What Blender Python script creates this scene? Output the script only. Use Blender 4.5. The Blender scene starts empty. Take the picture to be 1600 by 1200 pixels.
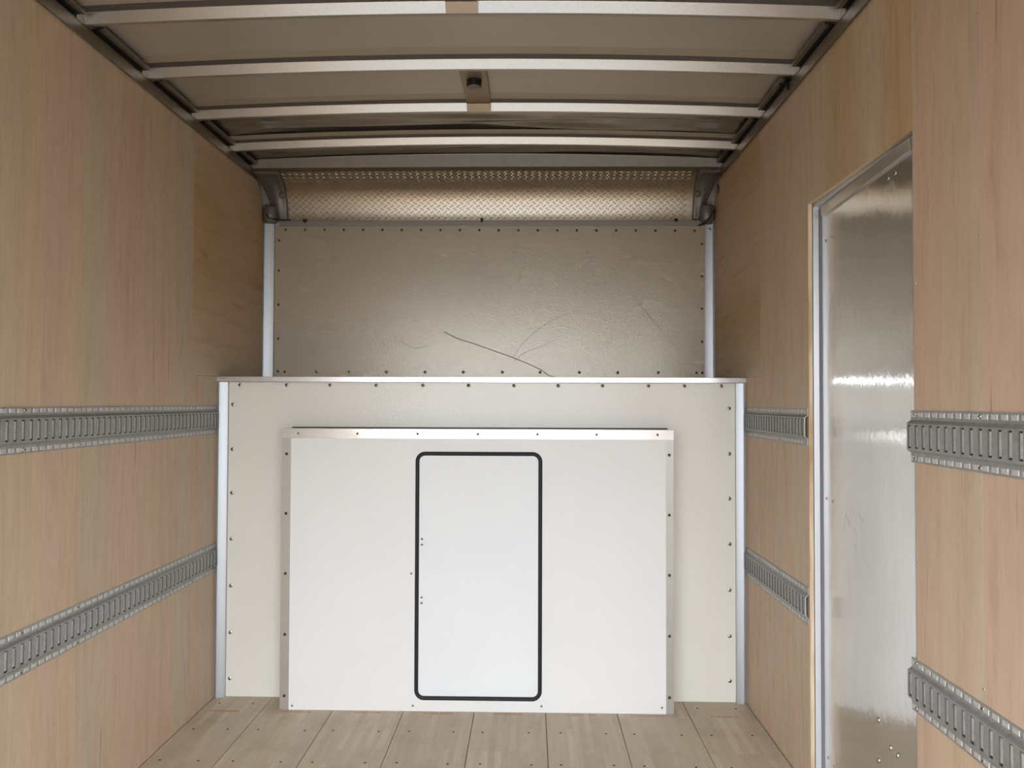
import bpy, bmesh, math, random
from mathutils import Vector, Matrix

random.seed(7)
SC = bpy.context.scene
COL = SC.collection

# ------------------------------------------------------------------ camera
YAW, PITCH, ROLL, FPX, EYE = 0.0222, 0.0234, 0.0034, 1250.0, 1.32
cam_data = bpy.data.cameras.new('camera')
cam_data.sensor_width = 36.0
cam_data.lens = FPX / 1600.0 * 36.0
cam_data.clip_start = 0.02
cam = bpy.data.objects.new('camera', cam_data)
COL.objects.link(cam)
fw = Vector((-math.sin(YAW) * math.cos(PITCH), math.cos(YAW) * math.cos(PITCH), math.sin(PITCH)))
rt = Vector((math.cos(YAW), math.sin(YAW), 0))
up = rt.cross(fw)
r2 = rt * math.cos(ROLL) + up * math.sin(ROLL)
u2 = -rt * math.sin(ROLL) + up * math.cos(ROLL)
m = Matrix((r2, u2, -fw)).transposed().to_4x4()
m.translation = (0, 0, EYE)
cam.matrix_world = m
SC.camera = cam

# ------------------------------------------------------------------ world + exposure
world = bpy.data.worlds.new('sky')
SC.world = world
world.use_nodes = True
wn = world.node_tree
wn.nodes.clear()
wo = wn.nodes.new('ShaderNodeOutputWorld')
wb = wn.nodes.new('ShaderNodeBackground')
wb.inputs['Strength'].default_value = 6.1
tc = wn.nodes.new('ShaderNodeTexCoord')
sep = wn.nodes.new('ShaderNodeSeparateXYZ')
ramp = wn.nodes.new('ShaderNodeValToRGB')
ramp.color_ramp.elements[0].position = 0.0
ramp.color_ramp.elements[0].color = (0.83, 0.87, 0.92, 1)
ramp.color_ramp.elements[1].position = 0.55
ramp.color_ramp.elements[1].color = (1.35, 1.48, 1.66, 1)
wn.links.new(tc.outputs['Generated'], sep.inputs[0])
wn.links.new(sep.outputs['Z'], ramp.inputs[0])
wn.links.new(ramp.outputs[0], wb.inputs['Color'])
wn.links.new(wb.outputs[0], wo.inputs['Surface'])
SC.view_settings.view_transform = 'Standard'
SC.view_settings.look = 'None'
SC.view_settings.gamma = 1.0
SC.view_settings.use_curve_mapping = False
SC.view_settings.exposure = 0.0

# ------------------------------------------------------------------ dimensions (metres)
XL, XR = -1.406, 0.958          # inner faces of the plywood
Y0 = -0.15                       # open rear end of the box
Y1, Y2 = 3.588, 4.174            # lower partition, upper front wall
YB = 3.445                       # front of the box on the partition
YD0, YD1, ZD = 2.014, 2.768, 2.008   # side door opening
ZTOP = 2.46                      # top of the plywood
XC = 0.5 * (XL + XR)

def s2l(c):
    return tuple(((v / 255.0) / 12.92 if v / 255.0 <= 0.04045 else ((v / 255.0 + 0.055) / 1.055) ** 2.4) for v in c) + (1,)

# ------------------------------------------------------------------ materials
class NT:
    def __init__(self, name):
        self.m = bpy.data.materials.new(name)
        self.m.use_nodes = True
        self.t = self.m.node_tree
        self.b = self.t.nodes['Principled BSDF']
    def n(self, typ, **kw):
        nd = self.t.nodes.new(typ)
        for k, v in kw.items():
            if k in nd.inputs: nd.inputs[k].default_value = v
            else: setattr(nd, k, v)
        return nd
    def l(self, a, b): self.t.links.new(a, b)
    def coords(self, scale=(1, 1, 1), loc=(0, 0, 0), rot=(0, 0, 0)):
        if not hasattr(self, 'tc'): self.tc = self.n('ShaderNodeTexCoord')
        mp = self.n('ShaderNodeMapping')
        mp.inputs['Scale'].default_value = scale
        mp.inputs['Location'].default_value = loc
        mp.inputs['Rotation'].default_value = rot
        self.l(self.tc.outputs['Object'], mp.inputs[0])
        return mp.outputs[0]
    def noise(self, vec, scale=5.0, detail=3.0, rough=0.5, dist=0.0):
        nd = self.n('ShaderNodeTexNoise')
        nd.inputs['Scale'].default_value = scale
        nd.inputs['Detail'].default_value = detail
        nd.inputs['Roughness'].default_value = rough
        nd.inputs['Distortion'].default_value = dist
        self.l(vec, nd.inputs['Vector'])
        return nd.outputs['Fac']
    def ramp(self, fac, stops, interp='LINEAR'):
        nd = self.n('ShaderNodeValToRGB')
        cr = nd.color_ramp
        cr.interpolation = interp
        while len(cr.elements) < len(stops): cr.elements.new(0.5)
        for e, (p, c) in zip(cr.elements, stops):
            e.position = p
            e.color = c if len(c) == 4 else tuple(c) + (1,)
        self.l(fac, nd.inputs[0])
        return nd.outputs[0]
    def mix(self, a, b, fac, mode='MIX'):
        nd = self.n('ShaderNodeMix', data_type='RGBA', blend_type=mode)
        for sock, v in ((0, fac), (6, a), (7, b)):
            if hasattr(v, 'links'): self.l(v, nd.inputs[sock])
            else: nd.inputs[sock].default_value = v
        return nd.outputs[2]
    def math(self, op, a, b=0.0, c=0.0, clamp=False):
        nd = self.n('ShaderNodeMath', operation=op)
        nd.use_clamp = clamp
        for i, v in enumerate((a, b, c)):
            if hasattr(v, 'links'): self.l(v, nd.inputs[i])
            else: nd.inputs[i].default_value = v
        return nd.outputs[0]
    def bump(self, h, strength=0.2, dist=0.01, normal=None):
        nd = self.n('ShaderNodeBump')
        nd.inputs['Strength'].default_value = strength
        nd.inputs['Distance'].default_value = dist
        self.l(h, nd.inputs['Height'])
        if normal is not None: self.l(normal, nd.inputs['Normal'])
        return nd.outputs[0]
    def set(self, **kw):
        for k, v in kw.items():
            k = k.replace('_', ' ').title() if k not in ('IOR',) else k
            k = {'Base Color': 'Base Color', 'Ior': 'IOR'}.get(k, k)
            s = self.b.inputs[k]
            if hasattr(v, 'links'): self.l(v, s)
            else: s.default_value = v
        return self.m

def simple(name, rgb, rough=0.5, metallic=0.0):
    return NT(name).set(base_color=s2l(rgb), roughness=rough, metallic=metallic)

G = (196, 181, 154)   # greenish beige veneer
T = (203, 180, 153)   # tan veneer
P = (202, 177, 156)   # pink veneer
W_ = (196, 182, 160)  # greyish veneer
D_ = (190, 162, 124)  # brown veneer

TR = (199, 176, 151)
PR = (201, 174, 153)

def veneer(name, bands, y0, y1, seed, horizontal=False, wob=0.03, gloss=0.55):
    """plywood face; bands = [(world y, colour)], grain runs up (or along when horizontal)"""
    n = NT(name)
    base = n.coords()
    sp = n.n('ShaderNodeSeparateXYZ')
    n.l(base, sp.inputs[0])
    axis = sp.outputs['Z'] if horizontal else sp.outputs['Y']
    if horizontal:
        v1 = n.coords((1, 0.5, 6), (seed, seed, 0)); v2 = n.coords((1, 5, 90), (seed, 0, 3)); v3 = n.coords((1, 8, 320), (seed, 1, 0)); v4 = n.coords((1, 1.5, 26), (seed, 9, 0))
    else:
        v1 = n.coords((1, 6, 0.45), (seed, seed, 0)); v2 = n.coords((1, 80, 6), (seed, 0, 3)); v3 = n.coords((1, 260, 20), (seed, 1, 0)); v4 = n.coords((1, 22, 1.7), (seed, 9, 0))
    lown = n.noise(v1, 1.0, 2)
    f = n.math('ADD', n.math('DIVIDE', n.math('SUBTRACT', axis, y0), y1 - y0), n.math('MULTIPLY', n.math('SUBTRACT', lown, 0.5), wob))
    stops = [(max(0, min(1, (y - y0) / (y1 - y0))), s2l(c)) for y, c in bands]
    col = n.ramp(f, stops)
    hn = n.noise(n.coords((1, 2.2, 3) if horizontal else (1, 5, 1.1), (seed * 3, 2, 7)), 1.0, 3, 0.5)
    col = n.mix(col, s2l((202, 175, 154)), n.math('MULTIPLY', n.math('SUBTRACT', hn, 0.47, clamp=True), 2.0, clamp=True))
    mid = n.noise(v4, 1.0, 3, 0.55, 0.4)
    col = n.mix(col, n.ramp(mid, [(0.3, (0.80, 0.76, 0.70)), (0.5, (1, 1, 1)), (0.72, (1.07, 1.07, 1.06))]), 0.4, 'MULTIPLY')
    fine = n.noise(v2, 1.0, 4, 0.65)
    col = n.mix(col, n.ramp(fine, [(0.25, (0.80, 0.75, 0.68)), (0.5, (1, 1, 1)), (0.8, (1.06, 1.05, 1.03))]), 0.42, 'MULTIPLY')
    vf = n.noise(v3, 1.0, 2, 0.6)
    col = n.mix(col, n.ramp(vf, [(0.25, (0.86, 0.83, 0.8)), (0.6, (1, 1, 1))]), 0.3, 'MULTIPLY')
    # short dark pores and mineral streaks
    v5 = n.coords((1, 3, 55) if horizontal else (1, 55, 3), (seed * 2, 4, 1))
    pk = n.noise(v5, 1.0, 2, 0.5)
    col = n.mix(col, n.ramp(pk, [(0.70, (1, 1, 1)), (0.78, (0.58, 0.47, 0.37))]), 0.7, 'MULTIPLY')
    v6 = n.coords((1, 2.2, 16) if horizontal else (1, 16, 1.9), (seed * 5, 3, 2))
    sk = n.noise(v6, 1.0, 4, 0.6, 0.5)
    col = n.mix(col, n.ramp(sk, [(0.60, (1, 1, 1)), (0.76, (0.74, 0.66, 0.56))]), 0.75, 'MULTIPLY')
    col = n.mix(col, n.ramp(n.noise(n.coords((1, 9, 26) if horizontal else (1, 26, 9), (seed, 5, 5)), 1.0, 4, 0.7), [(0.3, (0.90, 0.88, 0.85)), (0.65, (1.04, 1.04, 1.04))]), 0.6, 'MULTIPLY')
    nrm = n.bump(fine, 0.12, 0.002)
    n.set(base_color=col, roughness=gloss, normal=nrm)
    n.b.inputs['Specular IOR Level'].default_value = 0.35
    return n.m

M = {}
M['wood_left_a'] = veneer('plywood_left_near', [(0.0, T), (1.2, P), (1.9, G), (2.13, G), (2.23, T), (2.33, P), (2.44, T), (2.469, T)], 0, 2.469, 1.3)
M['wood_left_b'] = veneer('plywood_left_middle', [(2.469, G), (2.56, W_), (2.63, G), (2.68, T), (2.80, P), (2.88, T), (3.0, T), (3.07, P), (3.13, T), (3.17, G), (3.27, W_), (3.296, T)], 2.469, 3.296, 4.1)
M['wood_left_c'] = veneer('plywood_left_far', [(3.296, T), (3.38, P), (3.46, W_), (3.6, T)], 3.296, 3.6, 7.7)
M['wood_left_h'] = veneer('plywood_left_crossgrain', [(1.43, W_), (1.6, T), (1.9, D_), (2.2, D_), (2.5, T)], 1.43, 2.5, 2.9, True)
M['wood_right_a'] = veneer('plywood_right_near', [(0, TR), (1.2, TR), (1.6, PR), (1.718, PR)], 0, 1.718, 5.2)
M['wood_right_b'] = veneer('plywood_right_by_door', [(1.718, W_), (1.76, TR), (1.82, TR), (1.9, T), (1.96, PR), (2.02, TR)], 1.718, 2.03, 6.6)
M['wood_right_t'] = veneer('plywood_over_door', [(2.01, D_), (2.12, D_), (2.25, G), (2.5, D_), (2.62, G), (2.77, T)], 2.0, 2.78, 8.3)
M['wood_right_c'] = veneer('plywood_right_past_door', [(2.768, T), (2.85, W_), (2.93, T), (3.0, P), (3.1, G), (3.2, P), (3.3, T), (3.34, P), (3.45, T), (3.6, P)], 2.768, 3.6, 9.9)
M['wood_right_h'] = veneer('plywood_right_crossgrain', [(1.43, W_), (1.7, D_), (2.0, T), (2.5, D_)], 1.43, 2.5, 3.4, True)

n = NT('plywood_edge')
e = n.noise(n.coords((40, 400, 5)), 1.0, 3)
M['ply_edge'] = n.set(base_color=n.ramp(e, [(0.3, s2l((180, 148, 112))), (0.7, s2l((226, 206, 176)))]), roughness=0.7)

def floor_mat():
    n = NT('laminated_hardwood_floor')
    base = n.coords()
    sp = n.n('ShaderNodeSeparateXYZ'); n.l(base, sp.inputs[0])
    cb = n.n('ShaderNodeCombineXYZ'); n.l(sp.outputs['Y'], cb.inputs[0]); n.l(sp.outputs['X'], cb.inputs[1])
    br = n.n('ShaderNodeTexBrick')
    br.offset = 0.37; br.squash = 1.0
    br.inputs['Color1'].default_value = (0, 0, 0, 1); br.inputs['Color2'].default_value = (1, 1, 1, 1)
    br.inputs['Mortar'].default_value = (0.5, 0.5, 0.5, 1)
    br.inputs['Scale'].default_value = 1.0
    br.inputs['Mortar Size'].default_value = 0.0
    br.inputs['Brick Width'].default_value = 0.34
    br.inputs['Row Height'].default_value = 0.0253
    n.l(cb.outputs[0], br.inputs['Vector'])
    col = n.ramp(br.outputs['Color'], [(0.0, s2l((189, 171, 149))), (0.35, s2l((196, 180, 156))), (0.6, s2l((192, 176, 154))), (0.85, s2l((202, 186, 162))), (1.0, s2l((207, 192, 167)))])
    g = n.noise(n.coords((60, 4, 1)), 1.0, 4, 0.6)
    col = n.mix(col, n.ramp(g, [(0.3, (0.84, 0.80, 0.76)), (0.6, (1, 1, 1))]), 0.6, 'MULTIPLY')
    st = n.noise(n.coords((7, 5, 1)), 1.0, 4, 0.6)
    col = n.mix(col, n.ramp(st, [(0.30, (0.78, 0.74, 0.68)), (0.5, (1, 1, 1))]), 0.55, 'MULTIPLY')
    sm = n.noise(n.coords((30, 60, 1)), 1.0, 2, 0.5)
    col = n.mix(col, n.ramp(sm, [(0.68, (1, 1, 1)), (0.78, (0.62, 0.55, 0.47))]), 0.6, 'MULTIPLY')
    n.set(base_color=col, roughness=0.5, normal=n.bump(g, 0.08, 0.002))
    return n.m
M['floor'] = floor_mat()
M['gap'] = simple('dark_gap', (38, 28, 22), 0.9)

def metal(name, rgb, rough, spangle=0.0, sp_scale=60, aniso=0.0, wave=0.0, metallic=1.0, mott=0.0):
    n = NT(name)
    v = n.coords()
    col = s2l(rgb)
    r = rough
    if spangle:
        a = n.noise(v, sp_scale, 3, 0.7)
        c = s2l(rgb)
        col = n.ramp(a, [(0.3, tuple(x * (1 - spangle) for x in c[:3])), (0.7, tuple(min(1, x * (1 + spangle * 0.6)) for x in c[:3]))])
        r = n.math('ADD', n.math('MULTIPLY', n.math('SUBTRACT', a, 0.5), spangle * 0.6), rough, clamp=True)
    n.set(base_color=col, roughness=r, metallic=metallic)
    if wave:
        w = n.noise(v, 7.0, 2, 0.5)
        n.l(n.bump(w, 1.0, wave), n.b.inputs['Normal'])
    return n.m
M['bow'] = metal('galvanised_roof_bow', (208, 203, 194), 0.31, 0.09, 160)
M['post'] = metal('anodised_aluminium', (178, 180, 182), 0.44)
M['frame'] = metal('door_frame_aluminium', (212, 214, 217), 0.45, metallic=0.55)
M['dull'] = metal('dull_aluminium_strip', (158, 152, 142), 0.45, metallic=0.5)
M['rail'] = metal('roof_rail_aluminium', (150, 143, 132), 0.45, 0.1, 30)
M['etrack'] = metal('galvanised_track_steel', (160, 161, 159), 0.45, 0.2, 70, metallic=0.55)
M['track_dark'] = simple('track_slot_edge', (84, 84, 82), 0.6)
M['etrack_in'] = metal('track_channel_back', (214, 214, 210), 0.45, 0.25, 90, metallic=0.4)
M['lug'] = metal('worn_zinc_emboss', (206, 205, 200), 0.5, 0.3, 200, metallic=0.4)
M['trim'] = metal('mill_aluminium_angle', (205, 200, 194), 0.24, 0.06, 30, wave=0.0008, metallic=0.8)
M['side'] = metal('mill_aluminium_side', (188, 183, 176), 0.3, 0.06, 30, metallic=0.45)
M['cap'] = metal('aluminium_cap_angle', (226, 224, 224), 0.24, 0.05, 20)
M['cast'] = metal('cast_aluminium', (132, 126, 120), 0.5, 0.12, 30, metallic=0.7)
M['cast_light'] = metal('sheet_behind_casting', (150, 148, 144), 0.45, metallic=0.7)
M['zinc'] = metal('zinc_screw', (190, 188, 182), 0.28)
M['dark_screw'] = metal('dark_screw', (92, 82, 72), 0.45, metallic=0.6)
M['black'] = simple('black_rubber', (24, 24, 26), 0.55)
M['wire'] = simple('black_cable', (14, 14, 14), 0.5)
M['lens'] = simple('grey_lens', (120, 112, 104), 0.3)
M['gasket'] = simple('grey_gasket', (120, 120, 124), 0.7)
M['socket'] = simple('socket_and_shade_black', (14, 11, 9), 0.6)  # lamp sockets, screw recesses, and painted shade in the roof rail slots
M['bracket'] = metal('bracket_plate', (168, 152, 132), 0.42, 0.05, 20, metallic=0.7)
M['tape'] = metal('seam_strip', (188, 178, 160), 0.42, metallic=0.5)
M['flange'] = metal('dark_flange', (104, 102, 102), 0.4, metallic=0.7)
M['stamp'] = simple('orange_ink', (186, 104, 58), 0.8)
M['outer'] = simple('outer_white_skin', (225, 225, 222), 0.4)

def skin_mat():
    n = NT('roof_sheet')
    v = n.coords()
    a = n.noise(n.coords((2.0, 3.0, 1)), 1.0, 3, 0.5)
    col = n.ramp(a, [(0.3, s2l((198, 192, 180))), (0.7, s2l((204, 198, 186)))])
    w = n.noise(n.coords((1.2, 6, 1)), 1.0, 2, 0.5)
    n.set(base_color=col, roughness=0.36, metallic=0.6, normal=n.bump(w, 0.5, 0.003))
    return n.m
M['skin'] = skin_mat()
M['skin2'] = metal('buckled_roof_sheet', (168, 163, 156), 0.22, metallic=0.85)

def panel_mat(name, rgb, rough, peel, scuff=0.0, seed=0.0, spec=0.5, met=0.0):
    n = NT(name)
    v = n.coords(loc=(seed, seed, seed))
    a = n.noise(n.coords((1.3, 1, 1.6), (seed, 0, 0)), 1.6, 4, 0.55)
    lo = tuple(c * (1 - 0.015) for c in rgb); hi = rgb
    col = n.ramp(a, [(0.3, s2l(lo)), (0.7, s2l(hi))])
    r = rough
    if scuff:
        s = n.noise(n.coords((1.4, 1, 3.2), (seed, 2, 5), (0, 0.6, 0)), 1.6, 3, 0.5, 0.1)
        col = n.mix(col, n.ramp(s, [(0.25, (0.88, 0.87, 0.85)), (0.7, (1.03, 1.03, 1.03))]), scuff, 'MULTIPLY')
        r = n.math('ADD', n.math('MULTIPLY', n.math('SUBTRACT', s, 0.5), 0.06), rough, clamp=True)
    p = n.noise(v, 130.0, 2, 0.5)
    n.set(base_color=col, roughness=r, normal=n.bump(p, peel, 0.003), metallic=met)
    n.b.inputs['Specular IOR Level'].default_value = spec
    return n.m
M['upper'] = panel_mat('grey_beige_liner_panel', (186, 174, 154), 0.27, 0.2, 0.14, 3.0, 1.0, 0.2)
M['lower'] = panel_mat('cream_liner_panel', (234, 231, 220), 0.28, 0.22, 0.0, 8.0, 0.8)
M['white'] = panel_mat('white_liner_panel', (238, 238, 236), 0.42, 0.1, 0.0, 11.0)
M['hatch'] = panel_mat('white_hatch_panel', (238, 241, 242), 0.42, 0.1, 0.0, 14.0)

def door_mat():
    n = NT('brushed_door_sheet')
    br = n.noise(n.coords((1, 260, 5)), 1.0, 3, 0.6)
    a = n.noise(n.coords((1, 4, 3)), 1.0, 4, 0.5)
    col = n.ramp(a, [(0.3, s2l((226, 226, 224))), (0.7, s2l((234, 234, 232)))])
    col = n.mix(col, n.ramp(br, [(0.3, (0.93, 0.93, 0.93)), (0.6, (1, 1, 1))]), 0.5, 'MULTIPLY')
    # scuffs in one patch at hand height
    sp = n.n('ShaderNodeSeparateXYZ'); n.l(n.coords(), sp.inputs[0])
    dy = n.math('DIVIDE', n.math('SUBTRACT', sp.outputs['Y'], 2.47), 0.12)
    dz = n.math('DIVIDE', n.math('SUBTRACT', sp.outputs['Z'], 0.93), 0.11)
    d = n.math('ADD', n.math('MULTIPLY', dy, dy), n.math('MULTIPLY', dz, dz))
    mask = n.math('SUBTRACT', 1.0, d, clamp=True)
    sc = n.noise(n.coords((1, 22, 12)), 1.0, 4, 0.7, 1.5)
    sm = n.math('MULTIPLY', mask, n.math('GREATER_THAN', sc, 0.60))
    col = n.mix(col, s2l((120, 116, 110)), n.math('MULTIPLY', sm, 0.6))
    w1 = n.noise(n.coords((1, 3.2, 4.0)), 1.0, 2, 0.45)
    w2 = n.noise(n.coords((1, 16, 7)), 1.0, 4, 0.6)
    nb = n.bump(w1, 1.0, 0.0007)
    nb = n.bump(w2, 1.0, 0.0016, nb)
    n.set(base_color=col, roughness=0.17, metallic=0.95, normal=nb)
    n.b.inputs['Anisotropic'].default_value = 0.85
    tg = n.n('ShaderNodeTangent', direction_type='RADIAL', axis='Z')
    n.l(tg.outputs[0], n.b.inputs['Tangent'])
    return n.m
M['door'] = door_mat()
M['diamond'] = metal('tread_plate', (206, 194, 176), 0.28, 0.05, 30)
M['ground'] = simple('concrete_yard', (98, 96, 94), 0.9)

# ------------------------------------------------------------------ mesh helpers
class MB:
    def __init__(self): self.v = []; self.f = []; self.mi = []; self.mats = []; self.sm = []
    def mat(self, m):
        m = M[m] if isinstance(m, str) else m
        if m not in self.mats: self.mats.append(m)
        return self.mats.index(m)
    def poly(self, pts, m, smooth=False):
        i = len(self.v); self.v += [tuple(p) for p in pts]
        self.f.append(tuple(range(i, i + len(pts)))); self.mi.append(self.mat(m)); self.sm.append(smooth)
    def faces(self, pts, faces, m, smooth=False):
        i = len(self.v); self.v += [tuple(p) for p in pts]
        k = self.mat(m)
        for f in faces: self.f.append(tuple(i + a for a in f)); self.mi.append(k); self.sm.append(smooth)
    def box(self, x0, x1, y0, y1, z0, z1, m, sub=None):
        p = [(x, y, z) for x in (x0, x1) for y in (y0, y1) for z in (z0, z1)]
        self.faces(p, [(0, 1, 3, 2), (4, 6, 7, 5), (0, 4, 5, 1), (2, 3, 7, 6), (0, 2, 6, 4), (1, 5, 7, 3)], m)
    def sweep(self, rings, m, closed=True, caps=True, smooth=True):
        """rings: list of lists of points (same length)"""
        i = len(self.v); k = self.mat(m); nn = len(rings[0])
        for r in rings: self.v += [tuple(p) for p in r]
        for a in range(len(rings) - 1):
            for b in range(nn if closed else nn - 1):
                c = (b + 1) % nn
                self.f.append((i + a * nn + b, i + a * nn + c, i + (a + 1) * nn + c, i + (a + 1) * nn + b)); self.mi.append(k); self.sm.append(smooth)
        if caps and closed:
            self.f.append(tuple(i + b for b in range(nn))); self.mi.append(k); self.sm.append(False)
            j = i + (len(rings) - 1) * nn
            self.f.append(tuple(j + b for b in range(nn))); self.mi.append(k); self.sm.append(False)
    def build(self, name, parent=None, bevel=0.0, loc=None, recalc=True):
        me = bpy.data.meshes.new(name)
        me.from_pydata(self.v, [], self.f)
        for mt in self.mats: me.materials.append(mt)
        for p, k, s in zip(me.polygons, self.mi, self.sm): p.material_index = k; p.use_smooth = s
        if recalc:
            bm = bmesh.new(); bm.from_mesh(me)
            bmesh.ops.recalc_face_normals(bm, faces=bm.faces)
            bm.to_mesh(me); bm.free()
        o = bpy.data.objects.new(name, me)
        COL.objects.link(o)
        if loc is not None: o.location = loc
        if parent is not None: o.parent = parent
        if bevel:
            b = o.modifiers.new('bevel', 'BEVEL'); b.width = bevel; b.segments = 2; b.limit_method = 'ANGLE'
        return o

def tag(o, label=None, cat=None, group=None, kind=None):
    if label: o['label'] = label
    if cat: o['category'] = cat
    if group: o['group'] = group
    if kind: o['kind'] = kind
    return o

def struct(o): o['kind'] = 'structure'; return o

# shared screw head: dome with a recess, axis = +Y towards the viewer side is -Y
def screw_mesh(name, r, h, mat_head, mat_core, axis, washer=0.0):
    mb = MB()
    N = 14
    def ring(rad, d): return [(rad * math.cos(2 * math.pi * k / N), -d, rad * math.sin(2 * math.pi * k / N)) for k in range(N)]
    rs = []
    if washer: rs += [ring(r + washer, 0.0), ring(r + washer, 0.0008), ring(r, 0.001)]
    else: rs += [ring(r, 0.0)]
    rs += [ring(r * 0.96, h * 0.4), ring(r * 0.75, h * 0.8), ring(r * 0.45, h)]
    mb.sweep(rs, mat_head, True, False)
    mb.sweep([ring(r * 0.45, h), ring(r * 0.4, h * 0.45)], mat_core, True, False)
    mb.poly(ring(r * 0.4, h * 0.45), mat_core)
    rot = {'-Y': Matrix.Identity(3), '+X': Matrix.Rotation(math.pi / 2, 3, 'Z'), '-X': Matrix.Rotation(-math.pi / 2, 3, 'Z'), '+Z': Matrix.Rotation(-math.pi / 2, 3, 'X')}[axis]
    mb.v = [tuple(rot @ Vector(p)) for p in mb.v]
    me = mb.build(name)
    mesh = me.data
    bpy.data.objects.remove(me)
    return mesh
SCREW = {
    'front': screw_mesh('screw_front', 0.0062, 0.0028, M['zinc'], M['socket'], '-Y', 0.0022),
    'front_dark': screw_mesh('screw_front_dark', 0.0068, 0.0026, M['dark_screw'], M['socket'], '-Y'),
    'front_rivet': screw_mesh('rivet_front', 0.0055, 0.0025, M['zinc'], M['socket'], '-Y'),
    'left': screw_mesh('screw_left', 0.0052, 0.003, M['zinc'], M['socket'], '+X'),
    'right': screw_mesh('screw_right', 0.0052, 0.003, M['zinc'], M['socket'], '-X'),
    'right_big': screw_mesh('bolt_right', 0.0085, 0.0045, M['zinc'], M['zinc'], '-X'),
    'floor': screw_mesh('screw_floor', 0.0048, 0.0008, M['gap'], M['gap'], '+Z'),
}
def put(mesh, name, loc, parent):
    o = bpy.data.objects.new(name, SCREW[mesh]); COL.objects.link(o)
    o.location = loc; o.parent = parent
    return o

# ------------------------------------------------------------------ ground + floor
mb = MB(); mb.box(-30, 30, -40, 20, -1.02, -1.0, 'ground'); struct(mb.build('ground'))

SEAM0, PW = 0.071, 0.3035
seams = [SEAM0 + PW * k for k in range(-4, 3)]
edges = [XL + 0.001] + [s for s in seams if XL < s < XR] + [XR - 0.001]
mb = MB()
for a, b in zip(edges[:-1], edges[1:]):
    mb.box(a + 0.0014, b - 0.0014, Y0, Y2 - 0.01, -0.03, 0.0, 'floor')
mb.box(XL - 0.02, XR + 0.12, Y0, Y2 + 0.04, -0.12, -0.03, 'gap')
floor = struct(mb.build('floor'))
for a, b in zip(edges[:-1], edges[1:]):
    for yy in (3.51, 3.232, 2.95, 2.67):
        if b - a < 0.2:
            xs = (a + 0.05, b - 0.06)
        else:
            xs = (a + 0.052, b - 0.066)
        for x in xs:
            if yy == 3.51 and -1.08 < x < 0.63: continue
            put('floor', 'screw', (x + random.uniform(-.006, .006), yy + random.uniform(-.004, .004), 0.0), floor)
for s in [SEAM0 + PW * k for k in range(-5, 3)]:
    mb = MB()
    x = s + 0.09 if s > XL else XL + 0.045
    end = x + 0.118
    while x < end:
        w = random.uniform(0.005, 0.009)
        yc = 3.421
        k = random.random()
        t = 0.0022
        if k < .4:
            mb.box(x, x + t, yc - .006, yc + .006, 0.0, 0.0004, 'stamp'); mb.box(x + w - t, x + w, yc - .006, yc + .006, 0.0, 0.0004, 'stamp'); mb.box(x + t, x + w - t, yc - .001, yc + .001, 0.0, 0.0004, 'stamp')
        elif k < .8:
            mb.box(x, x + w, yc + .004, yc + .006, 0.0, 0.0004, 'stamp'); mb.box(x, x + w, yc - .006, yc - .004, 0.0, 0.0004, 'stamp'); mb.box(x, x + t, yc - .004, yc + .004, 0.0, 0.0004, 'stamp')
        else:
            mb.box(x + w / 2, x + w / 2 + t, yc - .006, yc + .006, 0.0, 0.0004, 'stamp')
        x += w + 0.003
    mb.build('ink_stamp', floor, recalc=False)

# ------------------------------------------------------------------ walls
PT = 0.014
def arc_edge(n=10, y_in=0.0):
    """front end of the side walls curves back from the roof to the front wall (y, z)"""
    pts = []
    for k in range(n + 1):
        t = math.pi / 2 * k / n
        pts.append((4.02 + (Y2 - 4.02) * math.sin(t), 2.27 + (ZTOP - 2.27) * math.cos(t)))
    return pts
def prism_x(mb, pts, x0, x1, m, medge=None):
    """polygon (y,z) extruded along x; edge faces may take another material"""
    k = len(pts)
    a = [(x0, y, z) for y, z in pts]; b = [(x1, y, z) for y, z in pts]
    mb.poly(a, m); mb.poly(b, m)
    for i in range(k):
        j = (i + 1) % k
        mb.poly([a[i], a[j], b[j], b[i]], medge or m)

mb = MB(); mb.box(XL - 0.09, XL - PT - 0.0005, Y0, Y2 + 0.05, -0.12, 2.60, 'outer')
wl = struct(mb.build('wall_left'))
def sheet(side, y0, y1, z0, z1, mt, parent, arc=False):
    mb = MB()
    xa, xb = (XL - PT, XL) if side < 0 else (XR, XR + PT)
    g = 0.0007
    if arc:
        pts = [(y0 + g, z0 + g), (Y2, z0 + g)] + [(y, z) for y, z in reversed(arc_edge())] + [(y0 + g, z1)]
    else:
        pts = [(y0 + g, z0 + g), (y1 - g, z0 + g), (y1 - g, z1 - g), (y0 + g, z1 - g)]
    prism_x(mb, pts, xa, xb, mt, 'ply_edge')
    return mb.build('plywood_sheet', parent)
sheet(-1, Y0, 2.469, 0, ZTOP, 'wood_left_a', wl)
sheet(-1, 2.469, 3.296, 0, ZTOP, 'wood_left_b', wl)
sheet(-1, 3.296, Y1 + 0.02, 0, 1.432, 'wood_left_c', wl)
sheet(-1, 3.296, Y2, 1.432, ZTOP, 'wood_left_h', wl, arc=True)

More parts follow.
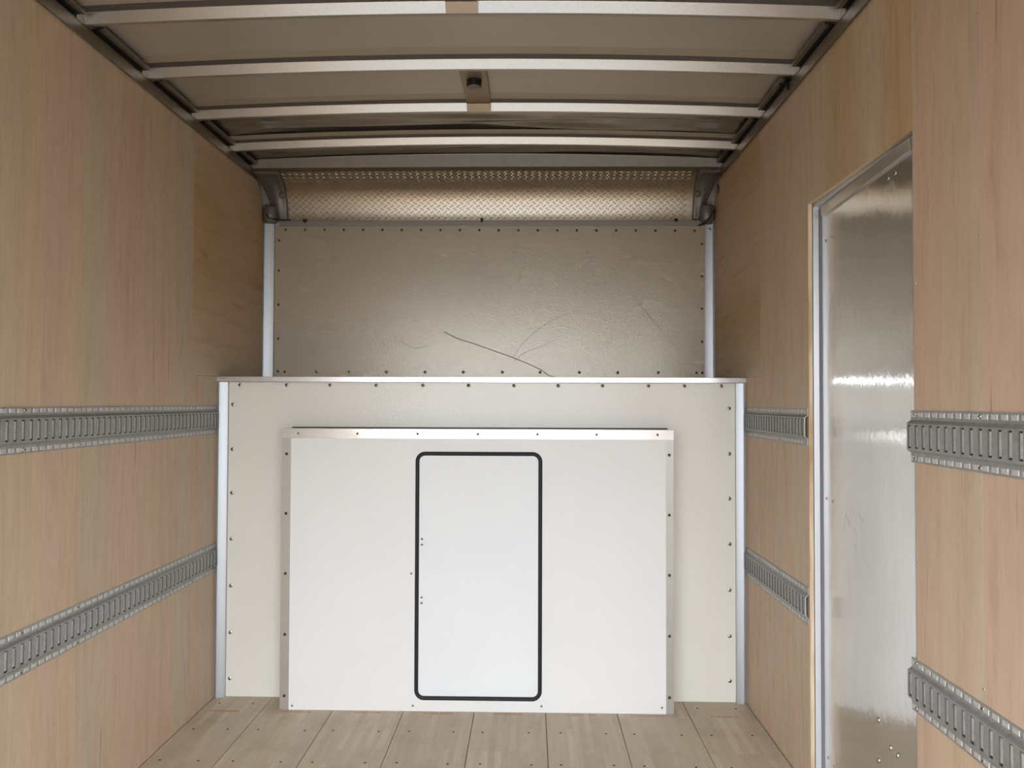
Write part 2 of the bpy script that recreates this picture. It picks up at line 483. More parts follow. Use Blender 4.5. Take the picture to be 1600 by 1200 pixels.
mb = MB()
xa, xb = XR + PT + 0.0005, XR + 0.10
mb.box(xa, xb, Y0, YD0, -0.12, 2.60, 'outer')
mb.box(xa, xb, YD1 + 0.035, Y2 + 0.05, -0.12, 2.60, 'outer')
mb.box(xa, xb, YD0, YD1 + 0.035, ZD + 0.002, 2.60, 'outer')
wr = struct(mb.build('wall_right'))
sheet(1, Y0, 1.718, 0, ZTOP, 'wood_right_a', wr)
sheet(1, 1.718, YD0, 0, ZTOP, 'wood_right_b', wr)
sheet(1, YD0, YD1, ZD, ZTOP, 'wood_right_t', wr)
sheet(1, YD1, 3.34, 0, ZTOP, 'wood_right_c', wr)
sheet(1, 3.34, Y1 + 0.02, 0, 1.433, 'wood_right_c', wr)
sheet(1, 3.34, Y2, 1.433, ZTOP, 'wood_right_h', wr, arc=True)
# fixing heads in the plywood
for y, z in ((2.469, .35), (2.469, 1.80), (2.469, 2.13), (2.46, 0.98), (3.31, 1.46), (2.52, .5), (2.8, .62)):
    put('left', 'nail_head', (XL, y, z), wl).scale = (.5, .5, .5)
for y, z in ((1.72, 2.16), (1.72, 1.68), (1.72, .72), (2.003, 1.98), (2.003, 1.62), (2.003, .93), (3.36, 1.41), (3.27, 1.41)):
    put('right', 'nail_head', (XR, y, z), wr).scale = (.6, .6, .6)

# front wall (outer skin behind everything)
mb = MB(); mb.box(XL - 0.02, XR + 0.04, Y2 + 0.012, Y2 + 0.06, -0.12, 2.60, 'outer'); struct(mb.build('wall_front'))

# rear door header, out of view, added low to keep light off the upper walls
mb = MB(); mb.box(XL - 0.09, XR + 0.10, Y0 - 0.03, Y0, 2.12, 2.62, 'outer'); tag(mb.build('unseen_rear_header'), kind='structure')

# ------------------------------------------------------------------ roof
def zb(x):
    """underside height of a roof bow at x"""
    u = (x - XC) / (0.5 * (XR - XL))
    return 2.496 + 0.028 * (1 - u * u)
HB = 0.034
mb = MB()
NX, ys = 60, [Y0 + k * 0.12 for k in range(int((3.26 - Y0) / 0.12) + 1)] + [3.26 + 0.012 * k for k in range(0, 59)]
import itertools
def hsh(a): return math.sin(a)
def skin_z(x, y):
    u = (x - XC) / (0.5 * (XR - XL))
    z = zb(x) + HB + 0.002
    e = max(0.0, 1 - u * u)
    if y > 3.36:                      # buckled sheet in the two bays nearest the front
        bay = (y - 3.335) / 0.35 if y < 3.685 else (y - 3.76) / 0.2
        bay = max(0.0, min(1.0, bay))
        wdw = math.sin(math.pi * bay) ** 0.8 * e ** 0.5
        amp = 0.008 if y < 3.7 else 0.008
        z += wdw * amp * (1.2 + 0.8 * math.sin(13 * bay + 2.2 * x + 0.9 * math.sin(3.1 * x)) + 0.3 * math.sin(25 * bay - 4 * x))
    return z
xs = [XL - 0.0135 + (XR - XL + 0.027) * k / NX for k in range(NX + 1)]
rows = [[(x, y, skin_z(x, y)) for x in xs] for y in ys]
kb = next(i for i, y in enumerate(ys) if y > 3.30)
mb.sweep(rows[:kb + 1], 'skin', closed=False, caps=False)
mb.sweep(rows[kb:], 'skin2', closed=False, caps=False)
top = [[(x, y, skin_z(x, y) + 0.03) for x in xs] for y in (Y0, 4.3)]
mb.sweep(top, 'outer', closed=False, caps=False)
ceil = struct(mb.build('ceiling', recalc=False))

def make_bow(Y, full=True):
    mb = MB()
    prof = [(-0.034, HB), (-0.034, HB - 0.0015), (-0.002, HB - 0.0015), (0.0, HB - 0.004), (0.014, 0.001), (0.016, 0.0), (0.029, 0.0), (0.031, 0.002), (0.044, HB - 0.002), (0.07, HB - 0.0015), (0.07, HB)]
    rings = []
    x0, x1 = XL + 0.012, XR - 0.012
    for k in range(41):
        x = x0 + (x1 - x0) * k / 40
        rings.append([(x, Y + dy, zb(x) + dz) for dy, dz in prof])
    mb.sweep(rings, 'bow', smooth=False)
    return mb.build('roof_bow')
BOWS = (2.43, 2.845, 3.265, 3.685)
blabel = ['galvanised roof bow nearest the camera, cut by top edge of photo',
          'second roof bow from the camera, in front of the lamp bracket',
          'third roof bow from the camera, carrying the far end of the lamp bracket',
          'fourth roof bow, last bright one before the front header']
for Y, lb in zip(BOWS, blabel):
    o = tag(make_bow(Y), lb, 'roof beam', 'galvanised bows across the roof')
    mb = MB()
    rings = [[(x, Y - 0.036, zb(x) + HB - .0005), (x, Y - 0.036, zb(x) + HB - .0025), (x, Y - 0.001, zb(x) + HB - .0025), (x, Y - 0.001, zb(x) + HB - .0005)] for x in [XL + 0.014 + (XR - XL - .028) * k / 30 for k in range(31)]]
    mb.sweep(rings, 'flange', smooth=False); mb.build('bow_flange', o)
    mb = MB()   # strip of tape ahead of the bow
    rings = [[(x, Y - 0.088, zb(x) + HB + .0015), (x, Y - 0.088, zb(x) + HB), (x, Y - 0.036, zb(x) + HB - .0005), (x, Y - 0.036, zb(x) + HB + .0015)] for x in [XL + 0.03 + (XR - XL - .06) * k / 30 for k in range(31)]]
    mb.sweep(rings, 'tape', smooth=False); mb.build('seam_strip', o)
    for sx, side in ((XL, 1), (XR, -1)):
        mb = MB()
        a, b = sorted((sx + side * 0.003, sx + side * 0.0115))
        mb.box(a, b, Y - 0.03, Y + 0.05, 2.4965, 2.5265, 'rail')
        mb.build('end_clip', o)
# header bow at the front
mb = MB()
rings = []
for k in range(41):
    x = XL + 0.004 + (XR - XL - 0.008) * k / 40
    u = (x - XC) / 1.18
    zt, zz = zb(x) + HB, 2.492 + 0.004 * (1 - u * u) - 0.002
    rings.append([(x, 3.945, zt), (x, 3.948, zt - .005), (x, 3.958, zz + 0.002), (x, 3.961, zz), (x, 3.992, zz - 0.010), (x, 3.992, zt)])
mb.sweep(rings, 'rail', smooth=False)
tag(mb.build('roof_header'), 'dull grey header rail across the roof above the tread plate', 'roof beam')

# side rails at the roof edge
k = 1
for sx, s in ((XL, 1), (XR, -1)):
    mb = MB()
    def bx(d0, d1, y0, y1, z0, z1, m):
        a, b = sorted((sx + s * d0, sx + s * d1)); mb.box(a, b, y0, y1, z0, z1, m)
    bx(-PT, 0.011, Y0, 4.02, ZTOP + 0.001, ZTOP + 0.034, 'rail')
    bx(-PT, 0.013, Y0, 4.02, ZTOP + 0.0345, ZTOP + 0.0362, 'rail')
    bx(0.006, 0.0125, Y0, 4.02, ZTOP - 0.006, ZTOP + 0.001, 'rail')
    spans = [Y0] + [v for b in BOWS for v in (b - 0.034, b + 0.07)] + [3.94]
    for a, b in zip(spans[::2], spans[1::2]):
        bx(0.026, 0.040, a, b, ZTOP + 0.046, ZTOP + 0.049, 'rail')
        bx(0.037, 0.040, a, b, ZTOP + 0.049, ZTOP + 0.06, 'rail')
        bx(-PT, 0.026, a, b, ZTOP + 0.046, ZTOP + 0.049, 'socket')  # black strip stands in for the shade inside the rail slot
    struct(mb.build('trim_%d' % k)); k += 1

# lamp brackets
def make_bracket(yshift, label):
    root = bpy.data.objects.new('lamp_bracket', None); COL.objects.link(root)
    root.location = (-0.214, 3.0 + yshift, 2.53)
    tag(root, label, 'bracket', 'lamp brackets under the roof')
    ox, oy, oz = root.location
    def L(x, y, z): return (x - ox, y + yshift - oy, z - oz)
    ca = Vector((-0.213, 2.985))
    R = 0.029
    mb = MB()
    x0, x1, ya, yb = -0.262, -0.164, 2.882, 3.252
    za, zb_ = 2.530, 2.549
    zat = lambda y: za + (zb_ - za) * (y - ya) / (yb - ya)
    N = 32
    # plate with a round hole
    outer = []
    for i in range(N):
        t = 2 * math.pi * i / N
        dx, dy = math.cos(t), math.sin(t)
        c = [((x1 if dx > 0 else x0) - ca.x) / dx if abs(dx) > 1e-6 else 1e9, ((yb if dy > 0 else ya) - ca.y) / dy if abs(dy) > 1e-6 else 1e9]
        q = min(c); outer.append((ca.x + dx * q, ca.y + dy * q))
    for x, y in ((x0, ya), (x1, ya), (x0, yb), (x1, yb)):
        j = min(range(N), key=lambda i: (outer[i][0] - x) ** 2 + (outer[i][1] - y) ** 2); outer[j] = (x, y)
    inner = [(ca.x + R * math.cos(2 * math.pi * i / N), ca.y + R * math.sin(2 * math.pi * i / N)) for i in range(N)]
    for dz in (0.0, 0.003):
        mb.sweep([[L(x, y, zat(y) + dz) for x, y in outer], [L(x, y, zat(y) + dz) for x, y in inner]], 'bracket', caps=False, smooth=False)
    mb.sweep([[L(x, y, zat(y)) for x, y in outer], [L(x, y, zat(y) + .003) for x, y in outer]], 'bracket', caps=False, smooth=False)
    mb.build('mounting_plate', root, recalc=False)
    mb = MB()   # foot folded down over the bow
    pts = [(3.252, 2.549), (3.270, 2.5185), (3.2675, 2.5185), (3.249, 2.546)]
    mb.sweep([[L(x, y, z) for y, z in pts] for x in (x0, x1)], 'bracket', smooth=False)
    mb.build('folded_foot', root)
    mb = MB()   # bead edge at the near end
    mb.sweep([[L(x, 2.882 + .003 * math.cos(a), 2.530 + .003 * math.sin(a)) for a in [2 * math.pi * i / 8 for i in range(8)]] for x in (x0, x1)], 'bow')
    mb.build('near_lip', root)
    mb = MB()   # hanging socket
    zc_ = zat(ca.y)
    def circ(r, dz, ribs=0.0): return [L(ca.x + (r + (ribs if i % 2 else 0)) * math.cos(t), ca.y + (r + (ribs if i % 2 else 0)) * math.sin(t), zc_ + dz) for i, t in enumerate([2 * math.pi * i / 24 for i in range(24)])]
    mb.sweep([circ(.0285, .004), circ(.0285, -.004), circ(.0262, -.006, .0016), circ(.0262, -.020, .0016), circ(.028, -.022), circ(.028, -.026)], 'socket', smooth=False)
    sk = mb.build('lamp_socket', root)
    mb = MB()
    mb.sweep([circ(.0275, -.0262), circ(.0262, -.029), circ(.021, -.0315), circ(.012, -.033), circ(.002, -.0335)], 'lens'); mb.build('lamp_lens', sk)
    return root
make_bracket(0.0, 'grey bracket plate with a round dark lamp hole between second and third bow')
make_bracket(-0.835, 'bracket plate folded over the nearest bow, cut by top edge of photo')

# ------------------------------------------------------------------ tread plate under the roof header
def nose(t, off=0.0):
    """concave front-roof curve: t 0 (roof) .. 1 (front wall); off = distance towards the cargo space"""
    a = math.pi / 2 * t
    cy, cz, ry, rz = 3.985, 2.276, Y2 - 0.004 - 3.985, 0.212
    y, z = cy + ry * math.sin(a), cz + rz * math.cos(a)
    nv = Vector((-math.sin(a) / ry, -math.cos(a) / rz)).normalized()
    return y + nv.x * off, z + nv.y * off
mb = MB()
TX0, TX1 = -1.273, 0.843
xs = [TX0 + (TX1 - TX0) * k / 20 for k in range(21)]
mb.sweep([[(x,) + nose(i / 24) for x in xs] for i in range(25)], 'diamond', closed=False, caps=False)
mb.sweep([[(x,) + nose(i / 24, -0.003) for x in xs] for i in range(25)], 'diamond', closed=False, caps=False)
tp = tag(mb.build('tread_plate', recalc=False), 'curved diamond tread plate strip above the upper bulkhead panel', 'metal plate')
mb = MB()
alen = 0.318
px_, pv = 0.0347, 0.0150
for r in range(int(alen / pv)):
    t0 = (r + 0.5) * pv / alen
    for c in range(int((TX1 - TX0) / px_)):
        xc = TX0 + (c + (0.3 if r % 2 else 0.8)) * px_
        sgn = 1 if r % 2 else -1
        ang = sgn * math.radians(32)
        L_, Wd = 0.0125, 0.0036
        base = []
        for (a, b) in ((-L_, 0), (-L_ * .4, -Wd), (L_ * .4, -Wd), (L_, 0), (L_ * .4, Wd), (-L_ * .4, Wd)):
            base.append((a * math.cos(ang) - b * math.sin(ang), a * math.sin(ang) + b * math.cos(ang)))
        lo = [(xc + a,) + nose(min(1, max(0, t0 + b / alen)), 0.0002) for a, b in base]
        hi = [(xc + a * .6,) + nose(min(1, max(0, t0 + b * .6 / alen)), 0.0026) for a, b in base]
        mb.sweep([lo, hi], 'diamond', caps=False, smooth=False); mb.poly(hi, 'diamond')
mb.build('raised_tread', tp, recalc=True)

# rail under the tread plate
mb = MB()
mb.box(-1.322, 0.893, Y2 - 0.012, Y2 + 0.006, 2.246, 2.2735, 'dull')
rail = tag(mb.build('panel_top_rail', bevel=0.0015), 'flat grey aluminium rail between tread plate and upper panel', 'rail')
for x, w, h in ((-1.183, .012, .014), (-0.253, .007, .018), (0.76, .011, .013)):
    mb = MB(); mb.box(x - w, x + w * .7, Y2 - 0.018, Y2 - 0.012, 2.268, 2.268 + h, 'black'); mb.box(x - w * .5, x + w * .3, Y2 - 0.016, Y2 - 0.012, 2.262, 2.268, 'black')
    mb.build('black_clip', rail)

# corner castings
def casting(sx, s, W, label):
    """sx wall face, s +1 for the left side"""
    root = bpy.data.objects.new('corner_casting', None); COL.objects.link(root)
    root.location = (sx + s * 0.08, 4.0, 2.27); tag(root, label, 'bracket', 'castings in the upper front corners')
    ox, oy, oz = root.location
    def L(d, y, z): return (sx + s * d - ox, y - oy, z - oz)
    mb = MB(); rings = []
    for i in range(25):
        t = i / 24
        d0 = 0.004 + 0.062 * max(0.0, (t - 0.12) / 0.88) ** 1.3
        row = []
        for j in range(11):
            u = j / 10; d = d0 + (W - d0) * u
            off = 0.012 + 0.014 * math.sin(math.pi * u) ** 2 * (0.4 + 0.6 * t) + (0.006 if 0.86 < u < 0.97 else 0)
            row.append(L(d, *nose(t, off)))
        back = [L(d0 + (W - d0) * (1 - j / 10), *nose(t, 0.001)) for j in (0, 10)]
        rings.append(row + back)
    mb.sweep(rings, 'cast'); mb.build('curved_body', root)
    mb = MB()
    mb.sweep([[L(d, *nose(i / 16, 0.002)) for d in (0.001, 0.04, 0.075)] for i in range(17)], 'cast_light', closed=False, caps=False)
    mb.sweep([[L(d, *nose(i / 16, 0.0)) for d in (0.001, 0.04, 0.075)] for i in range(17)], 'cast_light', closed=False, caps=False)
    mb.build('backing_sheet', root, recalc=False)
    mb = MB()   # boss
    y, z = nose(0.55, 0.03)
    mb.sweep([[L(W - 0.016 + r * math.cos(a), y - q, z + r * math.sin(a)) for a in [2 * math.pi * i / 16 for i in range(16)]] for r, q in ((.016, -.008), (.015, 0.002), (.009, 0.004))], 'cast')
    mb.build('boss', root)
    mb = MB()   # cup at the foot
    rings = []
    for zz, g in ((2.345, -0.006), (2.335, 0.0), (2.29, 0.0), (2.272, -0.002), (2.2555, -0.014)):
        pr = []
        for i in range(13):
            a = math.pi * i / 12
            pr.append(L(0.042 - (0.040 + g) * math.cos(a), Y2 - 0.012 - (0.052 + g) * math.sin(a) ** 0.7, zz))
        rings.append(pr)
    mb.sweep(rings, 'cast'); mb.build('cup', root)
    return root
casting(XL, 1, 0.132, 'grey cast corner piece in upper left front corner beside tread plate')
casting(XR, -1, 0.114, 'grey cast corner piece in upper right front corner beside tread plate')

def cable(pts, r, name, label):
    cu = bpy.data.curves.new(name, 'CURVE'); cu.dimensions = '3D'; cu.bevel_depth = r; cu.bevel_resolution = 3
    sp = cu.splines.new('BEZIER'); sp.bezier_points.add(len(pts) - 1)
    for b, p in zip(sp.bezier_points, pts): b.co = p; b.handle_left_type = b.handle_right_type = 'AUTO'
    cu.materials.append(M['wire'])
    tmp = bpy.data.objects.new('tmp', cu); COL.objects.link(tmp)
    bpy.context.view_layer.update()
    me = bpy.data.meshes.new_from_object(tmp.evaluated_get(bpy.context.evaluated_depsgraph_get()))
    bpy.data.objects.remove(tmp)
    for p in me.polygons: p.use_smooth = True
    o = bpy.data.objects.new(name, me); COL.objects.link(o)
    return tag(o, label, 'cable')
cable([(-1.368, 4.107, 2.296), (-1.362, 4.10, 2.279), (-1.340, 4.105, 2.271), (-1.30, 4.13, 2.270), (-1.255, 4.150, 2.276)], 0.0032, 'cable', 'short black cable from left cup onto the top rail')
cable([(0.950, 4.10, 2.31), (0.935, 4.098, 2.300), (0.922, 4.10, 2.274), (0.900, 4.115, 2.250), (0.875, 4.150, 2.243)], 0.0042, 'cable', 'black cable looping down over the right cup')
cable([(0.951, 4.06, 2.43), (0.954, 4.05, 2.41), (0.953, 4.06, 2.385)], 0.0028, 'cable', 'thin black cable end beside the upper right corner casting')

# ------------------------------------------------------------------ upper panel
mb = MB(); mb.box(-1.345, 0.915, Y2 - 0.004, Y2 + 0.011, 1.434, 2.246, 'upper')
upn = tag(mb.build('upper_panel'), 'scuffed grey beige liner panel of the recessed upper front wall', 'wall panel')
YS = Y2 - 0.004
for k in range(22):
    put('front_dark', 'screw', (-1.288 + k * (0.857 + 1.288) / 21 , YS, 2.228 - 0.0004 * k), upn)
for z in (2.171, 2.011, 1.832, 1.653, 1.481): put('front_dark', 'screw', (-1.323, YS, z), upn)
for z in (2.151, 1.981, 1.813, 1.64): put('front_dark', 'screw', (0.894, YS, z), upn)
for x in (-1.287, 0.865, 0.895): put('front_dark', 'screw', (x, YS, 1.478), upn)
for x in (-1.118, -.946, -.75, -.548, -.347, -.143, .054, .258, .457, .666): put('front', 'screw', (x, YS, 1.479), upn)
# long scratch across the panel
def scratch(pts, w, parent, y, name='scratch'):
    mb = MB()
    for a, b in zip(pts[:-1], pts[1:]):
        d = (Vector(b) - Vector(a)).normalized(); n_ = Vector((-d.y, d.x)) * w
        mb.poly([(a[0] - n_.x, y, a[1] - n_.y), (b[0] - n_.x, y, b[1] - n_.y), (b[0] + n_.x, y, b[1] + n_.y), (a[0] + n_.x, y, a[1] + n_.y)], 'scr')
    return mb.build(name, parent, recalc=False)
M['scr'] = simple('scuff_grey', (128, 122, 112), 0.5)
scratch([(-.45, 1.69), (-.38, 1.655), (-.30, 1.63), (-.2, 1.595), (-.1, 1.56), (0.0, 1.52), (.06, 1.49), (.1, 1.462), (.14, 1.45)], 0.0022, upn, YS - 0.0003)

M['scr2'] = simple('faint_scuff', (150, 142, 128), 0.4)
def P2(px, py): return (0.913 + (px - 1102) * 0.00335, 2.25 - (py - 352) * 0.00336)
for pl in ([(802, 560), (815, 540), (835, 520), (860, 502), (892, 488)], [(803, 566), (822, 550), (848, 541), (872, 530)], [(985, 460), (1010, 487), (1040, 522), (1064, 556)], [(990, 458), (1000, 475), (1022, 505)], [(620, 530), (650, 545), (672, 540)]):
    mb = MB(); pts_ = [P2(*p) for p in pl]
    for a, b in zip(pts_[:-1], pts_[1:]):
        d = (Vector(b) - Vector(a)).normalized(); n_ = Vector((-d.y, d.x)) * 0.0011
        mb.poly([(a[0] - n_.x, YS - .0003, a[1] - n_.y), (b[0] - n_.x, YS - .0003, b[1] - n_.y), (b[0] + n_.x, YS - .0003, b[1] + n_.y), (a[0] + n_.x, YS - .0003, a[1] + n_.y)], 'scr2')
    mb.build('scratch', upn, recalc=False)

# ------------------------------------------------------------------ corner posts
def post(sx, s, Yf, z0, z1, w, label):
    mb = MB()
    y = Yf
    prof = [(-0.001, 0.0), (0.000, -0.0115), (0.007, -0.0118), (0.0085, -0.007), (0.0105, -0.010)]
    d, yy = 0.0115, -0.024      # rounded face turned towards the middle of the box
    st_ = (w - 0.0125) / 10
    for i in range(11):
        prof.append((d, yy))
        d += st_; yy += st_ * math.tan(math.radians(11 + 15 * i / 10))
    prof += [(w, min(-0.002, yy + 0.004)), (w, 0.0)]
    rings = [[(sx + s * d, y + dy, z) for d, dy in prof] for z in (z0, z1)]
    mb.sweep(rings, 'post', smooth=False)
    o = mb.build('corner_post')
    for p in o.data.polygons: p.use_smooth = len(p.vertices) == 4 
    try:
        o.data.set_sharp_from_angle(angle=math.radians(30))
    except Exception: pass
    return tag(o, label, 'trim post', 'aluminium posts in the front corners')
post(XL, 1, Y2, 1.434, 2.256, 0.060, 'short aluminium corner post left of the upper front panel')
post(XR, -1, Y2, 1.434, 2.249, 0.052, 'short aluminium corner post right of the upper front panel')
post(XL, 1, Y1, 0.0, 1.409, 0.048, 'tall aluminium corner post left of the cream partition')
post(XR, -1, Y1, 0.0, 1.409, 0.044, 'tall aluminium corner post right of the cream partition')
put('front', 'screw', (0.932, Y2 - 0.021, 2.222), bpy.data.objects['corner_post.001'])

# ------------------------------------------------------------------ lower partition
mb = MB(); mb.box(XL + 0.001, XR - 0.001, Y1, Y1 + 0.016, 0.0005, 1.41, 'lower')
part = tag(mb.build('lower_partition'), 'cream liner partition standing forward of the upper panel', 'partition')
mb = MB(); mb.box(XL + 0.001, XR - 0.001, Y1 + 0.017, Y2, 1.405, 1.4295, 'lower'); mb.build('shelf_deck', part)
for x in (-1.31, -1.097, -.9, -.691, -.48, -.275, -.071, .127, .325, .53, .69, .854): put('front', 'screw', (x, Y1, 1.3965), part)
for z in (1.308, 1.106, .91, .703, .494, .285, .08): put('front', 'screw', (-1.341, Y1, z), part)
for z in (1.298, 1.096, .897, .696, .493, .29, .093): put('front', 'screw', (0.889, Y1, z), part)
mb = MB()
mb.box(XL + 0.0005, XR - 0.0005, Y1 - 0.024, Y1 - 0.0205, 1.4105, 1.4335, 'cap')
mb.box(XL + 0.0005, XR - 0.0005, Y1 - 0.0205, Y1 + 0.03, 1.4300, 1.4335, 'cap')
tag(mb.build('cap_angle', bevel=0.0008), 'bright aluminium angle capping the top edge of the cream partition', 'trim')

# ------------------------------------------------------------------ projecting box with hatch
root = bpy.data.objects.new('hatch_box', None); COL.objects.link(root); root.location = (-0.226, YB, 0)
tag(root, 'white projecting box on the partition with a round cornered hatch', 'box')
def rootpart(mb, name, parent=root, **kw):
    ox, oy, oz = root.location
    mb.v = [(x - ox, y - oy, z - oz) for x, y, z in mb.v]
    return mb.build(name, parent, **kw)
def rr(x0, x1, z0, z1, r, n=8):
    pts = []
    for cx, cz, a0 in ((x1 - r, z1 - r, 0), (x0 + r, z1 - r, 90), (x0 + r, z0 + r, 180), (x1 - r, z0 + r, 270)):
        for k in range(n + 1):
            a = math.radians(a0 + 90 * k / n); pts.append((cx + r * math.cos(a), cz + r * math.sin(a)))
    return pts
HX0, HX1, HZ0, HZ1 = -0.491, 0.0555, 0.0475, 1.1085
# front panel = frame around the hatch
out = rr(-1.031, 0.583, 0.0005, 1.1665, 0.001)
cor = [(0.583, 1.1665), (-1.031, 1.1665), (-1.031, 0.0005), (0.583, 0.0005)]
inn = rr(HX0 + 0.008, HX1 - 0.008, HZ0 + 0.008, HZ1 - 0.008, 0.034)
mb = MB()
mb.sweep([[(x, YB - 0.003, z) for x, z in out], [(x, YB - 0.003, z) for x, z in inn]], 'white', caps=False, smooth=False)
mb.sweep([[(x, YB - 0.003, z) for x, z in out], [(x, YB + 0.012, z) for x, z in out]], 'white', caps=False, smooth=False)
mb.sweep([[(x, YB - 0.003, z) for x, z in inn], [(x, YB + 0.012, z) for x, z in inn]], 'white', caps=False, smooth=False)
fp = rootpart(mb, 'front_panel', recalc=False)
def lput(mesh, name, loc, parent):
    o = put(mesh, name, loc, parent)
    q = parent.location if parent.parent is None else parent.parent.location + parent.location
    if parent.parent is not None and parent.parent.parent is not None: q = root.location
    o.location = Vector(loc) - Vector(root.location)
    return o
for x, z in ((-1.015, .018), (-.496, .024), (.054, .028), (.565, .028), (-.506, .586)): lput('front_rivet', 'screw', (x, YB - 0.003, z), fp)
mb = MB()
hin = rr(HX0 + 0.010, HX1 - 0.010, HZ0 + 0.010, HZ1 - 0.010, 0.032)
mb.sweep([[(x, YB - 0.002, z) for x, z in hin], [(x, YB + 0.014, z) for x, z in hin]], 'hatch', smooth=False)
hd = rootpart(mb, 'hatch_door')
for x, z in ((-.461, .733), (-.461, .709), (-.461, .484), (-.461, .46)): lput('front_rivet', 'rivet', (x, YB - 0.002, z), hd)
mb = MB()
rings = []
a_ = rr(HX0, HX1, HZ0, HZ1, 0.042, 10); wd = 0.0175
b_ = rr(HX0 + wd, HX1 - wd, HZ0 + wd, HZ1 - wd, 0.042 - wd, 10)
prof = [(0, -0.001), (0.08, 0.0045), (0.3, 0.008), (0.5, 0.009), (0.7, 0.008), (0.92, 0.0045), (1, -0.001)]
rings = [[(pa[0] + (pb[0] - pa[0]) * u, YB - 0.003 - d, pa[1] + (pb[1] - pa[1]) * u) for u, d in prof] for pa, pb in zip(a_, b_)]
rings.append(rings[0])
mb.sweep(rings, 'black', closed=False, caps=False)
seal = rootpart(mb, 'rubber_seal', hd, recalc=False)
# side angles and top angle
for x0, x1, xs_ in ((-1.0715, -1.0315, -1.0715), (0.5835, 0.6165, 0.6165)):
    mb = MB()
    mb.box(x0, x1, YB, YB + 0.0025, 0.0005, 1.1655, 'side')
    a, b = (x0, x0 + 0.0025) if xs_ == x0 else (x1 - 0.0025, x1)
    mb.box(a, b, YB + 0.0025, Y1 - 0.0005, 0.0005, 1.1655, 'side')
    o = rootpart(mb, 'side_angle')
    for z in ((1.096, .839, .581, .32, .058) if x0 < 0 else (1.098, .842, .586, .328, .069)):
        lput('front_dark', 'screw', (-1.051 if x0 < 0 else 0.598, YB, z), o)
mb = MB()
mb.box(-1.0705, 0.6155, YB - 0.0065, YB - 0.0035, 1.164, 1.2045, 'trim')
mb.box(-1.0705, 0.6155, YB - 0.0035, Y1 - 0.0005, 1.202, 1.2045, 'trim')
o = rootpart(mb, 'top_angle')
for x in (-.998, -.742, -.482, -.222, .034, .287, .547): lput('front_rivet', 'screw', (x, YB - 0.0065, 1.1845), o)
mb = MB()
mb.box(-1.069, 0.614, Y1 - 0.006, Y1 - 0.0005, 1.2045, 1.2085, 'gap'); rootpart(mb, 'gap_shadow_line')  # dark strip painted in for the shadow of the gap above the box

# ------------------------------------------------------------------ side door
door_rot = math.radians(3.1)
mb = MB()
XDF = 1.001
def dx(y): return XDF - (YD1 - y) * math.tan(door_rot)
pts = [(2.022, 0.004), (YD1 - 0.004, 0.004), (YD1 - 0.004, 1.992), (2.022, 1.992)]
N_ = 40
front = [[(dx(2.022 + (YD1 - .004 - 2.022) * i / 12), 2.022 + (YD1 - .004 - 2.022) * i / 12, 0.004 + 1.988 * j / N_) for i in range(13)] for j in range(N_ + 1)]
mb.sweep(front, 'door', closed=False, caps=False)
ring = [(dx(y) + .0005, y, z) for y, z in pts]; back = [(dx(y) + 0.032, y, z) for y, z in pts]
mb.sweep([ring, back], 'frame', caps=False, smooth=False); mb.poly(back, 'outer')
door = struct(mb.build('door_1', recalc=False))
mb = MB()
def lay(y, off): return dx(y) - off
mb.sweep([[(lay(y, 0.0005), y, 1.958), (lay(y, 0.009), y, 1.958), (lay(y, 0.009), y, 1.9905), (lay(y, 0.0005), y, 1.9905)] for y in (2.022, YD1 - 0.035)], 'trim', smooth=False)
mb.build('top_stop_angle', door)
for y, z in ((2.709, 1.87), (2.642, 1.867), (2.173, 1.93), (2.126, 1.931), (2.717, 1.002), (2.655, .999), (2.714, .142), (2.653, .142)):
    put('right', 'rivet', (dx(y), y, z), door)
for y, z in ((2.273, .44), (2.19, .399), (2.143, .399), (2.275, .328)):
    put('right_big', 'bolt', (dx(y), y, z), door)
mb = MB()
# far jamb (faces the camera), rounded inner lip, head
X0_ = XR + PT + 0.003
jp = [(X0_, YD1 + 0.0), (X0_ + 0.020, YD1 + 0.0), (X0_ + 0.0215, YD1 + 0.014), (XDF + 0.012, YD1 + 0.014), (XDF + 0.012, YD1 + 0.03), (X0_, YD1 + 0.03)]
mb.sweep([[(x, y, z) for x, y in jp] for z in (0.0, ZD - 0.001)], 'frame', smooth=False)
mb.box(X0_, 1.045, YD0 + 0.001, YD1 + 0.03, ZD - 0.012, ZD - 0.0005, 'frame')
mb.build('door_frame', door, bevel=0.0012)
mb = MB(); mb.box(X0_ + 0.0205, X0_ + 0.030, YD1 - 0.003, YD1 + 0.013, 0.0, 1.992, 'gasket'); mb.build('door_gasket', door)
mb = MB(); mb.box(XR + 0.001, XR + 0.1, YD0, YD1, -0.03, 0.002, 'frame'); mb.build('threshold', door)

